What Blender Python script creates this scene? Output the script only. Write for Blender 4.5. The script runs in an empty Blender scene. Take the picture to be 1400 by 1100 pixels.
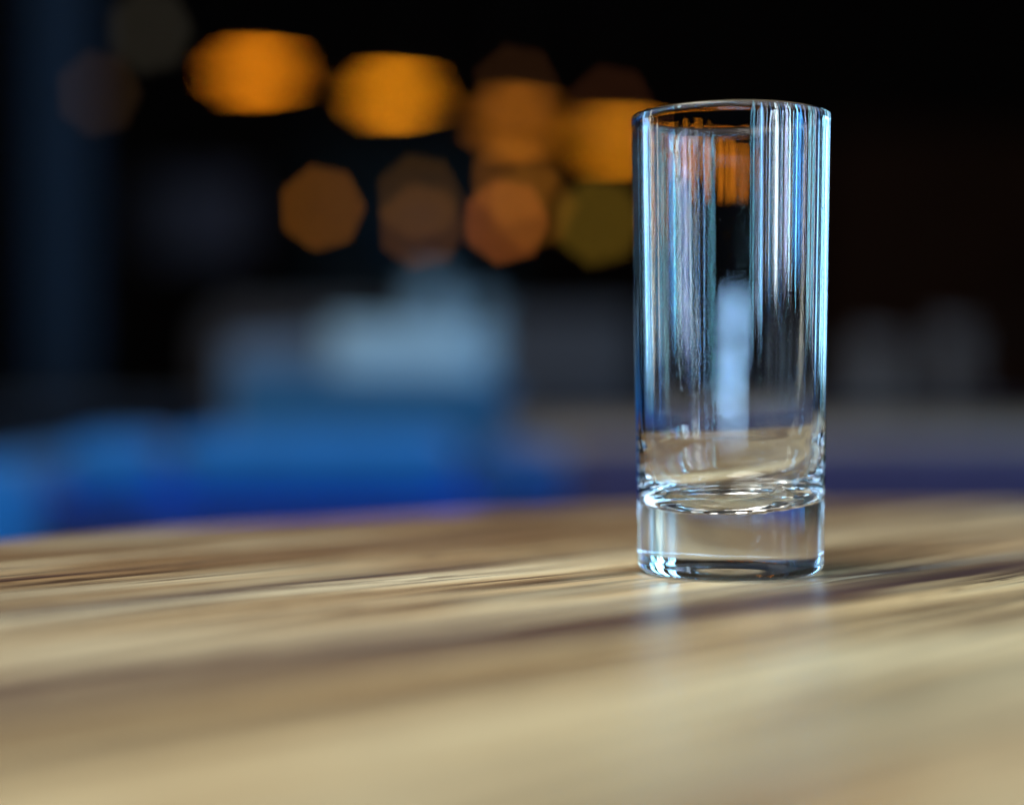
import bpy, bmesh, math, random
from mathutils import Vector, Matrix
R = math.radians
sc = bpy.context.scene
col = sc.collection
PI = math.pi

# ------------------------------------------------------------------ camera
TT = 0.750                     # height of the table top
CZ = TT + 0.0565               # camera height
F = 2300.0                     # focal length in pixels of the 1400 px wide photograph
cd = bpy.data.cameras.new('camera'); cam = bpy.data.objects.new('camera', cd); col.objects.link(cam)
cam.location = (0, 0, CZ); cam.rotation_euler = (R(90 - 0.573), 0, 0)
cd.sensor_width = 36; cd.lens = 36 * F / 1400; cd.clip_start = 0.01; cd.clip_end = 60
cd.dof.use_dof = True; cd.dof.focus_distance = 0.492; cd.dof.aperture_fstop = 2.1
cd.dof.aperture_blades = 7; cd.dof.aperture_rotation = R(27.5)
sc.camera = cam
GX, GY = 0.0661, 0.509         # where the glass stands

# ------------------------------------------------------------------ world, exposure
w = bpy.data.worlds.new('World'); sc.world = w; w.use_nodes = True
w.node_tree.nodes['Background'].inputs[0].default_value = (0.35, 0.6, 1.0, 1)
w.node_tree.nodes['Background'].inputs[1].default_value = 0.012
sc.view_settings.view_transform = 'Standard'; sc.view_settings.look = 'None'
sc.view_settings.exposure = 0; sc.view_settings.gamma = 1
sc.render.engine = 'CYCLES'
sc.cycles.max_bounces = 24; sc.cycles.transmission_bounces = 20; sc.cycles.glossy_bounces = 12
sc.cycles.sample_clamp_indirect = 0; sc.cycles.blur_glossy = 0.3; sc.cycles.use_denoising = True

# ------------------------------------------------------------------ daylight: tall windows round the camera's side
def area(name, az, rad, z0, z1, wdt, colr, L, shape='RECTANGLE'):
    """lamp of radiance L seen from the glass at azimuth az (0 = behind the camera, + = right)"""
    ld = bpy.data.lights.new(name, 'AREA'); ld.shape = shape
    ld.size = wdt; ld.size_y = z1 - z0; ld.color = colr
    A = wdt * (z1 - z0) * (PI / 4 if shape == 'ELLIPSE' else 1)
    ld.energy = L * PI * A
    o = bpy.data.objects.new(name, ld); col.objects.link(o)
    a = R(az); p = Vector((GX + rad * math.sin(a), GY - rad * math.cos(a), (z0 + z1) / 2))
    o.location = p
    d = Vector((GX, GY, p.z)) - p
    o.rotation_euler = d.to_track_quat('-Z', 'Y').to_euler()
    return o

BL = (0.25, 0.66, 1.0); WB = (0.45, 0.80, 1.0); WH = (0.72, 0.92, 1.0); LV = (0.52, 0.64, 1.0); DB = (0.10, 0.38, 1.0); WM = (0.95, 0.88, 0.82)
win = [  # azimuth, width in degrees, radiance, bottom, top, tint
    (18.5, 2.6, 14, .88, 2.2, BL), (25.0, 1.0, 12, .90, 2.2, LV), (27.6, 2.0, 20, .93, 2.2, BL), (33.0, 2.2, 9, .96, 2.2, WM),
    (38.0, 0.8, 14, .94, 2.2, DB), (44.5, 2.6, 26, .92, 2.2, WH), (48.3, 1.2, 18, .92, 2.2, BL), (52.5, .8, 14, .90, 2.2, DB),
    (57.5, 3.0, 24, .97, 2.2, LV), (61.5, 1.4, 36, .95, 2.2, WB), (65.5, 1.5, 10, .94, 2.2, WM), (72.5, 2.4, 30, .96, 2.2, BL),
    (77.5, 3.4, 16, .99, 2.2, DB), (84.5, 1.5, 10, .95, 2.2, LV), (94.0, 4.0, 40, .92, 2.2, WB), (100.0, 3.5, 26, .92, 2.2, BL),
    (104.5, 1.2, 50, .88, 2.2, WH), (111.0, 2.0, 18, .84, 2.2, DB), (118.0, 1.5, 12, .82, 2.2, BL), (129.0, 4.0, 26, .80, 2.1, BL),
    (137.0, 5.0, 22, .80, 2.1, WB), (146.0, 5.0, 20, .80, 2.1, BL),
    (-112, 1.0, 9, .84, 2.0, WM), (-126, 4, 10, .84, 2.0, BL),
]
for az, wd, L, z0, z1, c in win:
    r_ = 2.3
    L = L * (.30 if az > 88 else 1.15)
    z0 = max(.772, z0 - (.035 if 40 < az < 90 else .075))
    # each window is split by glazing bars and blinds into a few narrow lights
    rn = random.Random(int(az * 10) + 7000); k = max(1, min(4, round(wd / .8))); x = az - wd / 2
    for i in range(k):
        step = wd / k; ww = step * rn.uniform(.35, .85); tint = tuple(min(1, c_ * rn.uniform(.8, 1.15)) for c_ in c)
        area('window_lamp', x + step * rn.uniform(.4, .6), r_, z0 + rn.uniform(-.02, .03), z1, 2 * r_ * math.tan(R(ww / 2)), tint, L * rn.uniform(.6, 1.7))
        x += step
area('window_lamp', -3.5, 2.6, .79, .86, 2.2, (0.34, 0.62, 1.0), 16, 'ELLIPSE')
area('window_lamp', -4.5, 2.6, .65, .71, 1.9, (0.36, 0.64, 1.0), 20, 'ELLIPSE')
# added fill light to brighten the table, unseen above and left of the camera
ld = bpy.data.lights.new('table_fill', 'AREA'); ld.shape = 'RECTANGLE'; ld.size = 1.7; ld.size_y = 1.2; ld.color = (1.0, .95, .84); ld.energy = 60
o = bpy.data.objects.new('table_fill', ld); col.objects.link(o); o.location = (-.75, .1, 2.75)
o.rotation_euler = (Vector((.05, .40, TT)) - o.location).to_track_quat('-Z', 'Y').to_euler()

# ------------------------------------------------------------------ helpers
def link(name, bm, mat=None, parent=None, smooth=True):
    me = bpy.data.meshes.new(name); bm.normal_update(); bm.to_mesh(me); bm.free()
    if smooth:
        for p in me.polygons: p.use_smooth = True
    if mat: me.materials.append(mat)
    o = bpy.data.objects.new(name, me); col.objects.link(o)
    if parent: o.parent = parent
    return o
def thing(name, label, cat, loc=(0, 0, 0), rz=0, group=None):
    o = bpy.data.objects.new(name, None); col.objects.link(o); o.empty_display_size = .05
    o.location = loc; o.rotation_euler = (0, 0, rz); o['label'] = label; o['category'] = cat
    if group: o['group'] = group
    return o
def tag(o, label, cat, group=None):
    o['label'] = label; o['category'] = cat
    if group: o['group'] = group
    return o
def box(bm, c, s, bev=0.0, seg=3):
    r = bmesh.ops.create_cube(bm, size=1)
    bmesh.ops.scale(bm, vec=s, verts=r['verts']); bmesh.ops.translate(bm, vec=c, verts=r['verts'])
    if bev:
        es = list({e for v in r['verts'] for e in v.link_edges})
        bmesh.ops.bevel(bm, geom=es, offset=bev, segments=seg, affect='EDGES', profile=.5)
    return bm
def nbox(c, s, bev=0.0, seg=3): return box(bmesh.new(), c, s, bev, seg)
def lathe(prof, seg=48, bm=None, off=(0, 0, 0)):
    bm = bm or bmesh.new(); rings = []
    for r_, z in prof:
        if r_ < 1e-7: rings.append([bm.verts.new((off[0], off[1], z + off[2]))])
        else: rings.append([bm.verts.new((off[0] + r_ * math.cos(2 * PI * i / seg), off[1] + r_ * math.sin(2 * PI * i / seg), z + off[2])) for i in range(seg)])
    for a, b in zip(rings, rings[1:]):
        for i in range(seg):
            j = (i + 1) % seg
            if len(a) == 1: bm.faces.new((a[0], b[j], b[i]))
            elif len(b) == 1: bm.faces.new((a[i], a[j], b[0]))
            else: bm.faces.new((a[i], a[j], b[j], b[i]))
    return bm
def tube(p0, p1, r_, seg=12, r1=None):
    bm = bmesh.new(); p0 = Vector(p0); p1 = Vector(p1); d = p1 - p0
    m = d.to_track_quat('Z', 'Y').to_matrix().to_4x4(); m.translation = p0
    bmesh.ops.create_cone(bm, cap_ends=True, segments=seg, radius1=r_, radius2=r1 or r_, depth=d.length)
    bmesh.ops.translate(bm, vec=(0, 0, d.length / 2), verts=bm.verts); bmesh.ops.transform(bm, matrix=m, verts=bm.verts)
    return bm
def pix(x, y, Z):
    """world point of a picture position at depth Z"""
    return Vector(((x - 700) / F * Z, Z, CZ + (527 - y) / F * Z))

# ------------------------------------------------------------------ materials
def mat(name, base, rough=.6, spec=.5, var=0.25, scale=8.0, bump=0.1, metal=0, sheen=0):
    m = bpy.data.materials.new(name); m.use_nodes = True; n = m.node_tree.nodes; l = m.node_tree.links
    b = n['Principled BSDF']; b.inputs['Roughness'].default_value = rough
    b.inputs['Specular IOR Level'].default_value = spec; b.inputs['Metallic'].default_value = metal
    if sheen: b.inputs['Sheen Weight'].default_value = sheen
    t = n.new('ShaderNodeTexCoord'); nz = n.new('ShaderNodeTexNoise'); nz.inputs['Scale'].default_value = scale
    nz.inputs['Detail'].default_value = 6; l.new(t.outputs['Object'], nz.inputs['Vector'])
    cr = n.new('ShaderNodeValToRGB'); e = cr.color_ramp.elements
    e[0].position = .3; e[1].position = .7
    e[0].color = tuple(max(0, c * (1 - var)) for c in base) + (1,); e[1].color = tuple(min(1, c * (1 + var)) for c in base) + (1,)
    l.new(nz.outputs['Fac'], cr.inputs['Fac']); l.new(cr.outputs['Color'], b.inputs['Base Color'])
    if bump:
        bp = n.new('ShaderNodeBump'); bp.inputs['Strength'].default_value = bump; bp.inputs['Distance'].default_value = .01
        n2 = n.new('ShaderNodeTexNoise'); n2.inputs['Scale'].default_value = scale * 20; l.new(t.outputs['Object'], n2.inputs['Vector'])
        l.new(n2.outputs['Fac'], bp.inputs['Height']); l.new(bp.outputs['Normal'], b.inputs['Normal'])
    return m
def glow(name, colr, strength):
    m = bpy.data.materials.new(name); m.use_nodes = True; b = m.node_tree.nodes['Principled BSDF']
    b.inputs['Base Color'].default_value = (.3, .2, .1, 1); b.inputs['Emission Color'].default_value = colr + (1,)
    b.inputs['Emission Strength'].default_value = strength
    return m

def wood_material():
    m = bpy.data.materials.new('oiled_rustic_wood'); m.use_nodes = True; nt = m.node_tree; n = nt.nodes; l = nt.links
    b = n['Principled BSDF']
    tc = n.new('ShaderNodeTexCoord'); oi = n.new('ShaderNodeObjectInfo')
    # every plank: own offset along and across, so that no two repeat
    rv = n.new('ShaderNodeCombineXYZ'); mu = n.new('ShaderNodeMath'); mu.operation = 'MULTIPLY'; mu.inputs[1].default_value = 17.3
    l.new(oi.outputs['Random'], mu.inputs[0]); l.new(mu.outputs[0], rv.inputs[0]); l.new(mu.outputs[0], rv.inputs[2])
    add = n.new('ShaderNodeVectorMath'); add.operation = 'ADD'; l.new(tc.outputs['Object'], add.inputs[0]); l.new(rv.outputs[0], add.inputs[1])
    def mp(sx, sy):
        q = n.new('ShaderNodeMapping'); q.inputs['Scale'].default_value = (sx, sy, 1); l.new(add.outputs[0], q.inputs['Vector']); return q
    def nz(v, scale, detail=5, rough=.55, dist=0.0):
        q = n.new('ShaderNodeTexNoise'); q.inputs['Scale'].default_value = scale; q.inputs['Detail'].default_value = detail
        q.inputs['Roughness'].default_value = rough; q.inputs['Distortion'].default_value = dist; l.new(v, q.inputs['Vector']); return q.outputs['Fac']
    def ramp(v, stops):
        q = n.new('ShaderNodeValToRGB'); e = q.color_ramp.elements
        while len(e) < len(stops): e.new(.5)
        for k, (p, c) in zip(e, stops): k.position = p; k.color = c + (1,)
        l.new(v, q.inputs['Fac']); return q.outputs['Color']
    def mix(mode, fac, a, c):
        q = n.new('ShaderNodeMix'); q.data_type = 'RGBA'; q.blend_type = mode
        if isinstance(fac, float): q.inputs[0].default_value = fac
        else: l.new(fac, q.inputs[0])
        l.new(a, q.inputs[6])
        if isinstance(c, tuple): q.inputs[7].default_value = c + (1,)
        else: l.new(c, q.inputs[7])
        return q.outputs[2]
    def g(v): return (v, v, v)
    # broad early/late wood bands, warped along the board
    warp = n.new('ShaderNodeTexNoise'); warp.inputs['Scale'].default_value = 1; warp.inputs['Detail'].default_value = 2
    l.new(mp(5, 9).outputs[0], warp.inputs['Vector'])
    wsub = n.new('ShaderNodeVectorMath'); wsub.operation = 'SCALE'; wsub.inputs['Scale'].default_value = .030; l.new(warp.outputs['Color'], wsub.inputs[0])
    wadd = n.new('ShaderNodeVectorMath'); wadd.operation = 'ADD'; l.new(add.outputs[0], wadd.inputs[0]); l.new(wsub.outputs[0], wadd.inputs[1])
    def mpw(sx, sy):
        q = n.new('ShaderNodeMapping'); q.inputs['Scale'].default_value = (sx, sy, 1); l.new(wadd.outputs[0], q.inputs['Vector']); return q.outputs[0]
    bands = nz(mpw(2.0, 24), 1, 4, .6)
    base = ramp(bands, [(.30, (.24, .135, .075)), (.42, (.50, .33, .17)), (.52, (.72, .56, .33)), (.66, (.90, .82, .58))])
    rings = nz(mpw(1.6, 80), 1, 4, .7)
    base = mix('MULTIPLY', .85, base, ramp(rings, [(.40, (.20, .15, .14)), (.46, (.72, .66, .62)), (.53, g(1.0))]))
    fine = nz(mpw(4, 185), 1, 3, .7)
    base = mix('MULTIPLY', .95, base, ramp(fine, [(.41, (.14, .10, .10)), (.47, g(.9)), (.6, g(1.0))]))
    pore = nz(mpw(38, 330), 1, 2, .6)
    base = mix('MULTIPLY', .90, base, ramp(pore, [(.30, (.18, .13, .12)), (.40, g(.95)), (.7, g(1.0))]))
    st = nz(mpw(1.6, 75), 1, 4, .6)
    base = mix('MIX', ramp(st, [(.60, g(0)), (.68, g(.55)), (.78, g(.9))]), base, (.090, .050, .055))
    gp = nz(mp(7, 20).outputs[0], 1, 3, .5)
    base = mix('MIX', ramp(gp, [(.52, g(0)), (.72, g(.5))]), base, (.80, .74, .52))
    # dark weathered strips that follow some of the joints
    sep = n.new('ShaderNodeSeparateXYZ'); l.new(wadd.outputs[0], sep.inputs[0])
    sp0 = n.new('ShaderNodeSeparateXYZ'); l.new(tc.outputs['Object'], sp0.inputs[0])
    wob = nz(mp(9, 14).outputs[0], 1, 3, .6)
    for yc, wd, amt in ((.1630, .0165, 1.0), (.270, .006, .80), (.337, .003, .8), (.150, .002, .8)):
        d = n.new('ShaderNodeMath'); d.operation = 'SUBTRACT'; l.new(sp0.outputs['Y'], d.inputs[0]); d.inputs[1].default_value = yc
        d1 = n.new('ShaderNodeMath'); d1.operation = 'MULTIPLY_ADD'; l.new(wob, d1.inputs[0]); d1.inputs[1].default_value = .020; d1.inputs[2].default_value = -.010
        d2 = n.new('ShaderNodeMath'); d2.operation = 'ADD'; l.new(d.outputs[0], d2.inputs[0]); l.new(d1.outputs[0], d2.inputs[1])
        ab = n.new('ShaderNodeMath'); ab.operation = 'ABSOLUTE'; l.new(d2.outputs[0], ab.inputs[0])
        mr = n.new('ShaderNodeMapRange'); mr.inputs[1].default_value = wd * 1.7; mr.inputs[2].default_value = wd * .5
        mr.inputs[3].default_value = 0; mr.inputs[4].default_value = amt; l.new(ab.outputs[0], mr.inputs[0])
        gr = n.new('ShaderNodeMath'); gr.operation = 'MULTIPLY'; l.new(mr.outputs[0], gr.inputs[0])
        gq = n.new('ShaderNodeMapRange'); gq.inputs[1].default_value = .62; gq.inputs[2].default_value = .38; gq.inputs[3].default_value = .35; l.new(rings, gq.inputs[0]); l.new(gq.outputs[0], gr.inputs[1])
        base = mix('MIX', gr.outputs[0], base, (.070, .036, .040))
    base = mix('MULTIPLY', 1.0, base, oi.outputs['Color'])
    l.new(base, b.inputs['Base Color'])
    rr = n.new('ShaderNodeMapRange'); rr.inputs[3].default_value = .30; rr.inputs[4].default_value = .48
    l.new(nz(mp(12, 120).outputs[0], 1, 3), rr.inputs[0]); l.new(rr.outputs[0], b.inputs['Roughness'])
    b.inputs['Specular IOR Level'].default_value = .24
    hs = n.new('ShaderNodeMath'); hs.operation = 'ADD'; l.new(rings, hs.inputs[0]); l.new(fine, hs.inputs[1])
    bp = n.new('ShaderNodeBump'); bp.inputs['Strength'].default_value = .5; bp.inputs['Distance'].default_value = .0006
    l.new(hs.outputs[0], bp.inputs['Height']); l.new(bp.outputs['Normal'], b.inputs['Normal'])
    return m
WOOD = wood_material()

gm = bpy.data.materials.new('clear_glass'); gm.use_nodes = True; b = gm.node_tree.nodes['Principled BSDF']
b.inputs['Base Color'].default_value = (.958, .986, .996, 1); b.inputs['Roughness'].default_value = 0.0
b.inputs['IOR'].default_value = 1.51; b.inputs['Transmission Weight'].default_value = 1.0

# ------------------------------------------------------------------ the setting
bm = bmesh.new(); bmesh.ops.create_grid(bm, x_segments=1, y_segments=1, size=14)
fl = link('floor', bm, mat('dark_floor', (.012, .010, .010), .5, scale=2)); fl['kind'] = 'structure'
bm = nbox((0, 11.6, 2.2), (22, .2, 4.4)); wl = link('back_wall', bm, mat('dark_wall', (.024, .016, .012), .9, spec=.05, scale=1.2), smooth=False); wl['kind'] = 'structure'

# ------------------------------------------------------------------ round table of boards
CX, CYY, RT = .196, .349, .461
AZ = R(46.9)                                    # board direction, turned from straight ahead to the right
tb = thing('round_table', 'round light brown wooden table of wide rustic boards under the glass', 'table', (CX, CYY, 0), PI / 2 - AZ)
# in the table's frame x runs along the boards, y across (to the left/back); seams at multiples of the board width
dx, dy = math.sin(AZ), math.cos(AZ)
def across(X, Y): return -(X - CX) * dy + (Y - CYY) * dx
q_center = -(.682 * CX - .731 * CYY)            # across coordinate of the table centre, measured from the origin
seams = [k * .098 - q_center for k in range(-5, 8)]
seams = [s for s in seams if -RT < s < RT]
cuts = [-RT] + seams + [RT]
TH = .028
for k, (a, c) in enumerate(zip(cuts, cuts[1:])):
    if c - a < .008: continue
    g_ = .00035
    a2, c2 = a + (g_ if k else 0.0005), c - (g_ if k < len(cuts) - 2 else 0.0005)
    bm = bmesh.new(); NN = 26; pr, pl = [], []
    for i in range(NN + 1):
        y = a2 + (c2 - a2) * i / NN
        x = math.sqrt(max(RT * RT - y * y, 1e-8)); pr.append((x, y)); pl.append((-x, y))
    ring = pr + pl[::-1]
    f_ = bm.faces.new([bm.verts.new((x, y, TT)) for x, y in ring])
    r_ = bmesh.ops.extrude_face_region(bm, geom=[f_]); bmesh.ops.translate(bm, vec=(0, 0, -TH), verts=[v for v in r_['geom'] if isinstance(v, bmesh.types.BMVert)])
    bmesh.ops.recalc_face_normals(bm, faces=bm.faces)
    top = [e for e in bm.edges if all(abs(v.co.z - TT) < 1e-6 for v in e.verts)]
    bmesh.ops.bevel(bm, geom=top, offset=.0004, segments=1, affect='EDGES', clamp_overlap=True)
    o = link('plank', bm, WOOD, tb, smooth=False)
    tn = (.70, .66, .62) if a > .26 else ((.98, .96, .92) if a > .16 else (.93, .92, .85)); o.color = tn + (1,)  # boards differ in tone; weaker light on the far ones put into their colour
iron = mat('black_iron', (.02, .02, .022), .45, metal=.8)
link('under_frame', lathe([(0, TT - TH - .03), (.30, TT - TH - .03), (.31, TT - TH - .001), (0, TT - TH - .001)], 48), iron, tb)
link('pedestal', lathe([(.035, .03), (.035, TT - TH - .03)], 32), iron, tb)
link('base', lathe([(0, .0), (.24, .0), (.24, .012), (.06, .035), (0, .035)], 48), iron, tb)

# ------------------------------------------------------------------ the drinking glass
def glass_mesh():
    SEG = 512
    rnd = random.Random(5)
    HT = .1378
    def ro(z): return .0279 + (.0300 - .0279) * z / HT
    outer = [(.0, .0046), (.004, .0045), (.008, .0042), (.012, .0036), (.015, .0029), (.018, .0019), (.020, .0011), (.0215, .0005), (.0228, .0001), (.0236, 0.0), (.0245, .0001)]
    for k in range(1, 11):
        a = PI / 2 * k / 10; outer.append((.0245 + (ro(.0035) - .0245) * math.sin(a), .0035 * (1 - math.cos(a)) + .0001 * (1 - k / 10)))
    nz_ = 60
    for k in range(1, nz_ + 1):
        z = .0035 + (HT - .0030 - .0035) * k / nz_
        bead = .00018 * math.exp(-((z - (HT - .0016)) / .0013) ** 2)
        outer.append((ro(z) + bead, z))
    n_out = len(outer)
    wt = .0021; rc = ro(HT) - wt / 2 + .00008
    lip = []
    for k in range(1, 12):
        a = PI * k / 12; lip.append((rc + (wt / 2 + .0001) * math.cos(a), HT - .0012 + .0012 * math.sin(a)))
    inner = []
    pts = [(HT - .0030, ro(HT) - .0021), (.110, ro(.110) - .00205), (.080, ro(.080) - .0021), (.055, ro(.055) - .0023), (.046, ro(.046) - .0025), (.0415, ro(.0415) - .0028), (.038, ro(.038) - .0034),
           (.034, .0246), (.030, .0239), (.0265, .0228), (.0238, .0212), (.0218, .0192), (.0204, .0165), (.0195, .0130), (.0189, .009), (.0186, .005), (.0185, .0)]
    # Catmull-Rom through the points
    def cr(p0, p1, p2, p3, t): return tuple(.5 * ((2 * b_) + (-a_ + c_) * t + (2 * a_ - 5 * b_ + 4 * c_ - d_) * t * t + (-a_ + 3 * b_ - 3 * c_ + d_) * t ** 3) for a_, b_, c_, d_ in zip(p0, p1, p2, p3))
    P = [pts[0]] + pts + [(pts[-1][0], -pts[-2][1])]
    for i in range(1, len(P) - 2):
        sub = 10 if pts[i - 1][0] > .05 else 6
        for s in range(sub): z, r_ = cr(P[i - 1], P[i], P[i + 1], P[i + 2], s / sub); inner.append((r_, z + (.00009 * math.sin(r_ * 2600) + .00006 * math.sin(r_ * 5100 + 1)) * (1 if z < .0205 else 0)))
    inner.append((0, .0185))
    prof = outer + lip + inner
    # drawn striations: very small ripples round the wall, drifting slowly with height
    def waves(kmin, kmax, cnt, sl): return [(rnd.randint(kmin, kmax), rnd.uniform(0, 2 * PI), rnd.uniform(-.5, .5), sl * rnd.uniform(.4, 1)) for _ in range(cnt)]
    Wo = waves(5, 12, 3, .004) + waves(18, 50, 8, .004) + waves(60, 110, 5, .003)
    Wi = waves(4, 14, 4, .012) + waves(18, 55, 9, .010) + waves(60, 110, 6, .006)
    def rip(W, th, z): return sum(s * .028 / k * math.sin(k * th + ph + dr * z * 12) for k, ph, dr, s in W)
    bm = bmesh.new(); rings = []
    for i, (r_, z) in enumerate(prof):
        if r_ < 1e-6: rings.append([bm.verts.new((0, 0, z))]); continue
        W = Wo if i < n_out + 5 else Wi
        fade = min(1, max(0, (r_ - .012) / .010)) if i >= n_out else min(1, max(0, (z - .002) / .004))
        edge = min(1, abs(HT - z) / .006); fade *= edge
        if i >= n_out: fade *= .25 + .75 * min(1, max(0, (z - .036) / .03))
        ring = []
        for s in range(SEG):
            th = 2 * PI * s / SEG; q = r_ + (rip(W, th, z) * fade if fade > 0 else 0)
            tilt = .045 * q * math.cos(th) * min(1, max(0, (.055 - z) / .012)) if i >= n_out + 11 and z > .0188 else 0
            ring.append(bm.verts.new((q * math.cos(th), q * math.sin(th), z + tilt)))
        rings.append(ring)
    for a, c in zip(rings, rings[1:]):
        for i in range(SEG):
            j = (i + 1) % SEG
            if len(a) == 1: bm.faces.new((a[0], c[j], c[i]))
            elif len(c) == 1: bm.faces.new((a[i], a[j], c[0]))
            else: bm.faces.new((a[i], a[j], c[j], c[i]))
    bmesh.ops.recalc_face_normals(bm, faces=bm.faces)
    return bm
gl = link('drinking_glass', glass_mesh(), gm); gl.location = (GX, GY, TT + .00005)
tag(gl, 'empty tall clear drinking glass with thick base standing on the table', 'glass')

rd = random.Random(11); bm = bmesh.new()
for i in range(90):
    z = rd.uniform(.006, .133); th = -PI / 2 + rd.uniform(-1.45, 1.45); q = .0279 + .0021 * z / .137 + .00004; r_ = rd.choice((.00003, .00004, .00005, .00009))
    m_ = bmesh.ops.create_icosphere(bm, subdivisions=1, radius=r_); bmesh.ops.scale(bm, vec=(1, 1, rd.uniform(.7, 2.2)), verts=m_['verts']); bmesh.ops.translate(bm, vec=(q * math.cos(th), q * math.sin(th), z), verts=m_['verts'])
du = link('dust', bm, mat('white_dust', (.75, .78, .8), .9, .2), gl); du['kind'] = 'stuff'

# ------------------------------------------------------------------ far lamps: shallow glowing pendants in a receding row
black = mat('black_metal', (.015, .015, .016), .5)
def pendant(x, y, Z, label, hw, hh, g_mat, top=True):
    p = pix(x, y, Z)
    t = thing('pendant_lamp', label, 'lamp', p, 0, 'row of glowing orange pendant lamps at the back')
    bm = lathe([(0, -hw * 1.2)] + [(hh * 1.35 * math.cos(PI / 2 * u) ** .8, hw * 1.2 * u) for u in (-.95, -.85, -.7, -.5, -.25, 0, .25, .5, .7, .85, .95)] + [(0, hw * 1.2)], 24)
    bmesh.ops.rotate(bm, cent=(0, 0, 0), matrix=Matrix.Rotation(PI / 2, 3, 'Y'), verts=bm.verts)
    link('diffuser', bm, g_mat, t)
    link('shade_top', nbox((0, 0, hh * 1.35 + .012), (hw * 1.2, .05, .020), .006), black, t)
    link('canopy', lathe([(.03, hh + .03), (.03, hh + .07), (0, hh + .07)], 16), black, t)
    link('cord', tube((0, 0, hh + .07), (0, 0, 4.2 - p.z), .004, 8), black, t)
    return t
AM = (1.0, .36, .025)
pendant(352, 100, 6.5, 'wide orange pendant lamp at the upper left, first of the row', .12, .008, glow('amber_glow', (1.0, .28, .006), 10))
pendant(540, 131, 7.0, 'orange pendant lamp second from the left in the row', .125, .008, glow('amber_glow', (1.0, .32, .007), 11))
pendant(706, 168, 7.67, 'dim brownish orange pendant lamp third in the row', .11, .020, glow('amber_glow', (1.0, .29, .015), 2.3))
pendant(848, 194, 8.24, 'orange pendant lamp just left of the glass rim', .17, .009, glow('amber_glow', (1.0, .32, .008), 7))
pendant(985, 222, 9.2, 'orange pendant lamp seen through the upper part of the glass', .19, .012, glow('amber_glow', (1.0, .28, .01), 6.5))

def bulb(x, y, Z, r_, colr, s, label):
    p = pix(x, y, Z)
    t = thing('light_bulb', label, 'light bulb', p, 0, 'small dim bulbs hanging below the pendant lamps')
    bm = lathe([(0, -r_), (r_ * .5, -r_ * .87), (r_ * .87, -r_ * .5), (r_, 0), (r_ * .87, r_ * .5), (r_ * .5, r_ * .95), (r_ * .4, r_ * 1.3)], 20)
    link('bulb', bm, glow('bulb_glow', colr, s), t)
    link('socket', lathe([(r_ * .45, r_ * 1.3), (r_ * .45, r_ * 2.2), (0, r_ * 2.2)], 16), black, t)
    link('cord', tube((0, 0, r_ * 2.2), (0, 0, 4.2 - p.z), .003, 8), black, t)
K = .0030
bulb(440, 286, 6.2, 8 * K, (1, .33, .035), 2.5, 'small dim orange bulb leftmost below the pendant lamps')
bulb(573, 271, 6.3, 8 * K, (1, .42, .05), .9, 'small dim brown bulb between two other low bulbs')
bulb(576, 312, 6.8, 9 * K, (1, .36, .06), 1.3, 'very faint brown bulb lowest below the second pendant')
bulb(691, 304, 6.1, 8 * K, (1, .26, .045), 3.8, 'brightest reddish orange small bulb left of the glass')
bulb(702, 248, 6.6, 10 * K, (1, .32, .03), 1.7, 'faint orange bulb above the brightest small bulb')
bulb(728, 284, 6.9, 10 * K, (1, .36, .03), 1.3, 'faint brown bulb right of the brightest small bulb')
bulb(818, 305, 7.0, 14 * K, (1, .58, .05), .85, 'olive yellow dim bulb just left of the glass')
bulb(135, 130, 6.0, 9 * K, (1, .5, .2), .25, 'barely glowing grey bulb at the far upper left')
bulb(205, 45, 5.6, 12 * K, (1, .85, .6), .12, 'very dim grey bulb high up left of the first pendant')
bulb(705, 122, 7.6, 9 * K, (1, .35, .1), .6, 'barely glowing brown bulb added as a canopy highlight above the third pendant')  # faint highlight on the lamp's canopy, added as a glowing dot
bulb(835, 150, 8.2, 10 * K, (1, .3, .1), .5, 'barely glowing brown bulb added as a canopy highlight above the fourth pendant')  # canopy highlight again, added as a glowing dot
bulb(1320, 262, 6.5, 9 * K, (1, .35, .12), .45, 'faint brown bulb alone in the dark right of the glass')

# ------------------------------------------------------------------ blurred furniture behind the table
def fabric(name, c, **k): return mat(name, c, .85, .2, .12, 30, .15, sheen=.15, **k)
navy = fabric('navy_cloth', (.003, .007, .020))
blue = mat('blue_upholstery', (.001, .060, .50), .9, .05, .12, 30, .15)
lblue = fabric('light_blue_upholstery', (.004, .11, .36))
pale = fabric('pale_blue_cloth', (.19, .31, .42))
teal = fabric('teal_cloth', (.005, .060, .145))
greyc = fabric('grey_cloth', (.045, .045, .055))
violet = fabric('violet_upholstery', (.024, .022, .072))
dkwood = mat('dark_brown_wood', (.020, .007, .003), .8, spec=.05, scale=6)
tanw = mat('tan_wood', (.24, .19, .155), .5, scale=10)

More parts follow.
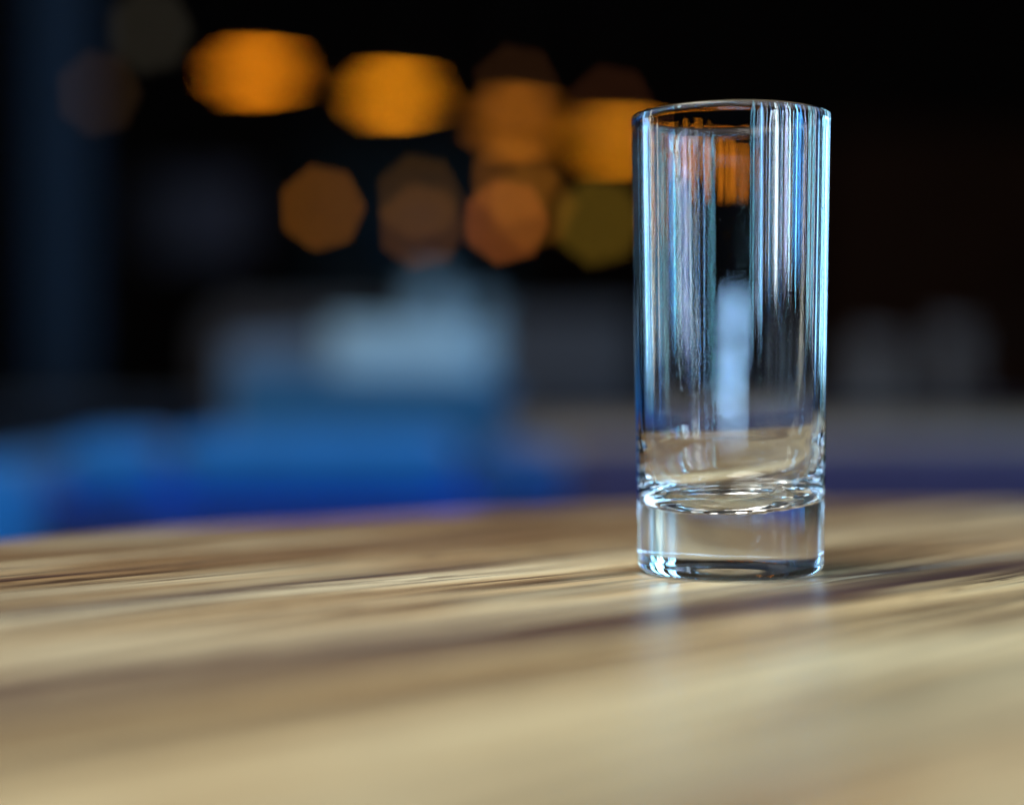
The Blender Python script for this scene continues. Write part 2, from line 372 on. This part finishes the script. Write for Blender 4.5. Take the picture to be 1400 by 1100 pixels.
def pillow(wd, ht, th, bm=None):
    bm = bmesh.new(); N = 20; grid = {}
    for side in (-1, 1):
        for i in range(N + 1):
            for j in range(N + 1):
                u = -1 + 2 * i / N; v = -1 + 2 * j / N
                e = max(0, (1 - u ** 4) * (1 - v ** 4)) ** .45
                pinch = 1 - .07 * (1 - abs(u * v)) * (abs(u) ** 6 + abs(v) ** 6) * .5
                if e < 1e-6 and side == 1: grid[(1, i, j)] = grid[(-1, i, j)]; continue
                grid[(side, i, j)] = bm.verts.new((u * wd / 2 * pinch, side * e * th / 2, v * ht / 2 * pinch))
        for i in range(N):
            for j in range(N):
                q = [grid[(side, i, j)], grid[(side, i + 1, j)], grid[(side, i + 1, j + 1)], grid[(side, i, j + 1)]]
                if len(set(q)) == 4: bm.faces.new(q if side < 0 else q[::-1])
    bmesh.ops.recalc_face_normals(bm, faces=bm.faces)
    return bm

# blue sofa whose back runs behind the table
Z1 = 1.62
zt = CZ - (598 - 527) / F * Z1
so = thing('sofa', 'long bright blue upholstered sofa back behind the table at left', 'sofa', (0, Z1, 0), R(-2))
x0, x1 = -.455, .06
link('backrest', nbox(((x0 + x1) / 2, .06, .30 + (zt - .30) / 2 - .02), (x1 - x0, .13, zt - .34), .03, 4), blue, so)
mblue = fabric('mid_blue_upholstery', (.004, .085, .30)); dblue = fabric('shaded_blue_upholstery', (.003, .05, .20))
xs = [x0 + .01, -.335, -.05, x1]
for a_, c_, m_, dz in zip(xs, xs[1:], (lblue, lblue, dblue), (-.001, .004, -.010)):  # light caught on the rolls and shade at right are put into their blues
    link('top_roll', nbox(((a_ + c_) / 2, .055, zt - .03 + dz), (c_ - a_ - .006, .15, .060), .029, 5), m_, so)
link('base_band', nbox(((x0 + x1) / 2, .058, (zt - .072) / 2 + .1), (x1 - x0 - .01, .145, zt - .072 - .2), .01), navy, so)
link('seat', nbox(((x0 + x1) / 2, .42, .36), (x1 - x0, .58, .16), .04, 4), blue, so)
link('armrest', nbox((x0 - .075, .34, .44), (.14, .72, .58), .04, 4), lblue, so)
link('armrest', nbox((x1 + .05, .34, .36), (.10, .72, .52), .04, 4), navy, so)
for sx in (x0, x1):
    for sy in (.04, .64): link('leg', tube((sx, sy, .0), (sx, sy, .30), .02), black, so)
def cushion(x, y, Z, wd, ht, m_, label, rx=-12, ry=0, th=.14):
    o = link('cushion', pillow(wd, ht, th), m_); o.location = pix(x, y, Z); o.rotation_euler = (R(rx), R(ry), 0)
    tag(o, label, 'cushion', 'cushions propped on the blue sofa'); return o
cushion(560, 515, 1.95, .20, .12, pale, 'pale blue cushion brightest of those on the sofa', ry=4, th=.10)
cushion(405, 520, 2.05, .17, .10, fabric('dusty_blue_cloth', (.06, .10, .17)), 'dusty blue cushion left of the pale cushion on the sofa', ry=-4, th=.10)
cushion(500, 580, 1.80, .31, .11, teal, 'wide teal cushion added as the shaded bottom of the two paler ones', ry=1, th=.08)  # shaded lower part of the pale cloth, put in as a darker cushion

# pale standing things behind the cushions
def bottle(x, yb, yt, Z, r_, m_, label):
    zb = CZ + (527 - yb) / F * Z; h = (yb - yt) / F * Z
    p = Vector(((x - 700) / F * Z, Z, zb))
    o = link('jug', lathe([(0, 0), (r_ * .9, 0), (r_, h * .1), (r_, h * .6), (r_ * .75, h * .8), (r_ * .55, h * .9), (r_ * .6, h), (0, h)], 32), m_); o.location = p
    tag(o, label, 'jug', 'jugs on the counter behind the sofa'); return o
# long counter further back, carries jugs and boxes
Zc = 2.9; zcn = CZ - (560 - 527) / F * Zc
ct = thing('counter', 'dark counter running across the room behind the sofa', 'counter', (0, Zc, 0))
link('worktop', nbox((-.10, .30, zcn - .02), (2.0, .60, .04), .008), navy, ct)
link('front_panel', nbox((-.10, .33, (zcn - .04) / 2), (1.9, .5, zcn - .045)), navy, ct)
bottle(590, 558, 385, Zc + .12, .055, pale, 'tall pale blue jug on the counter above the pale cushion')
bottle(655, 558, 412, Zc + .16, .05, pale, 'second pale blue jug right of the tallest one')
bx = link('storage_box', nbox((0, 0, .09), (.36, .25, .18), .06, 5), fabric('dull_brown_card', (.035, .030, .034))); bx.location = ((400 - 700) / F * Zc, Zc + .2, zcn + .001); tag(bx, 'grey box on the counter left of the jugs', 'box')
bx = link('storage_box', nbox((0, 0, .085), (.26, .22, .17), .02), greyc); bx.location = ((775 - 700) / F * Zc, Zc + .2, zcn + .001); tag(bx, 'grey box on the counter between the jugs and the glass', 'box')

# dim blue curtain at the left edge
bm = bmesh.new(); N = 60; pts = []
for i in range(N + 1):
    u = i / N; pts.append((u * .30 - .15, .02 * math.sin(u * 34)))
vs = [[bm.verts.new((x, y + d, z)) for x, y in pts] for d, z in ((0, .02), (0, 2.6), (.006, 2.6), (.006, .02))]
for a, c in zip(vs, vs[1:] + vs[:1]):
    for i in range(N): bm.faces.new((a[i], a[i + 1], c[i + 1], c[i]))
bmesh.ops.recalc_face_normals(bm, faces=bm.faces)
cu = link('curtain', bm, fabric('blue_curtain_cloth', (.012, .045, .10))); cu.location = ((82 - 700) / F * 4.2, 4.2, 0); cu.scale = (.5, 1, 1)
tag(cu, 'narrow dark blue curtain hanging at the left edge', 'curtain')
# framed picture, violet grey and faint
pc = thing('framed_picture', 'dim violet grey framed picture on the dark wall at left', 'picture', pix(270, 300, 6.0))
link('frame', nbox((0, .02, 0), (.42, .03, .34), .005), dkwood, pc)
link('canvas', nbox((0, .002, 0), (.38, .01, .30)), fabric('violet_grey_canvas', (.09, .08, .105)), pc)
st_ = link('cord', tube((0, .02, .17), (0, .02, 2.4), .003), black, pc)

# tall shelves far back between the lamps, with a few dull things on them
sh = thing('shelf_unit', 'dim teal grey open shelf unit below the row of lamps', 'shelf', ((560 - 700) / F * 7.8, 7.8, 0))
shm = mat('teal_grey_paint', (.035, .06, .075), .8, .1)
link('back_panel', nbox((0, .19, 1.0), (.86, .02, 1.9)), shm, sh)
for sx in (-.44, .44): link('side_panel', nbox((sx, 0, 1.0), (.03, .36, 1.9)), shm, sh)
for z in (.10, .55, .98, 1.40, 1.93): link('shelf', nbox((0, .0, z), (.84, .34, .025)), shm, sh)
for i, (dx_, z, w_, h_, m_, lab) in enumerate(((-.25, .993, .22, .24, greyc, 'grey box on the left of the middle shelf far back'), (.20, .993, .26, .16, dkwood, 'low brown box on the right of the middle shelf far back'),
        (.05, 1.413, .30, .22, teal, 'teal box on the upper shelf far back'))):
    o = link('shelf_box', nbox((0, 0, h_ / 2), (w_, .2, h_), .01), m_); o.location = ((560 - 700) / F * 7.8 + dx_, 7.8, z); tag(o, lab, 'box')
# dark red panel far behind, right of the glass
o = link('folding_screen', nbox((0, 0, .8), (.30, .04, 1.6), .01), fabric('dark_red_cloth', (.09, .004, .010))); o.location = ((1150 - 700) / F * 6.2, 6.2, 0); tag(o, 'narrow dark red screen in the gloom right of the glass', 'screen')
# second table at right with a violet bench in front of it
Z2 = 2.05
t2 = thing('side_table', 'beige wooden table in the background right of the glass', 'table', (.42, Z2, 0))
link('tabletop', nbox((0, .28, .735), (.90, .62, .03), .006), tanw, t2)
for sx in (-.40, .40):
    for sy in (.03, .53): link('leg', tube((sx, sy, 0), (sx, sy, .72), .022), dkwood, t2)
Z3 = 1.62
vb = thing('bench', 'dark violet upholstered bench back behind the table at right', 'bench', (.33, Z3, 0), R(2))
zb3 = CZ - (607 - 527) / F * Z3
link('backrest', nbox((0, .04, .34 + (zb3 - .34) / 2), (.56, .09, zb3 - .34), .03, 4), violet, vb)
link('seat', nbox((0, -.14, .40), (.56, .34, .09), .03, 4), violet, vb)
for sx in (-.25, .25):
    for sy in (-.26, .04): link('leg', tube((sx, sy, 0), (sx, sy, .36), .018), dkwood, vb)

# chairs drawn up to the second table, then the dark cabinet
def chair(x, Z, m_, label, htop):
    t = thing('chair', label, 'chair', ((x - 700) / F * Z, Z, 0), R(4), 'chairs in the dark right of the glass')
    link('backrest', nbox((0, 0, .62 + (htop - .62) / 2), (.09, .025, htop - .62), .012), m_, t)
    link('seat', nbox((0, -.18, .45), (.38, .38, .04), .015), m_, t)
    for sx in (-.17, .17):
        link('leg', tube((sx, 0, 0), (sx, 0, .84), .015), dkwood, t); link('leg', tube((sx, -.35, 0), (sx, -.35, .43), .015), dkwood, t)
    link('crosspiece', nbox((0, .002, .66), (.33, .02, .05), .008), dkwood, t)
paleg = fabric('pale_grey_cloth', (.13, .12, .125))
chair(1195, 3.4, paleg, 'grey backed chair nearest the glass on its right', .90)
chair(1300, 3.6, paleg, 'grey backed chair near the right edge', .93)
cb = thing('cabinet', 'tall dark brown wooden cabinet in the dark at right', 'cabinet', (1.55, 5.2, 0))
link('body', nbox((0, .2, .95), (1.2, .4, 1.30), .01), dkwood, cb); link('plinth', nbox((0, .22, .148), (1.1, .36, .296)), black, cb)
for sx in (-.3, .3):
    d = link('door', nbox((sx, -.008, .95), (.57, .02, 1.22), .004), dkwood, cb)
    link('handle', tube((sx - .22 * (1 if sx > 0 else -1), -.03, .85), (sx - .22 * (1 if sx > 0 else -1), -.03, 1.05), .008), black, d)
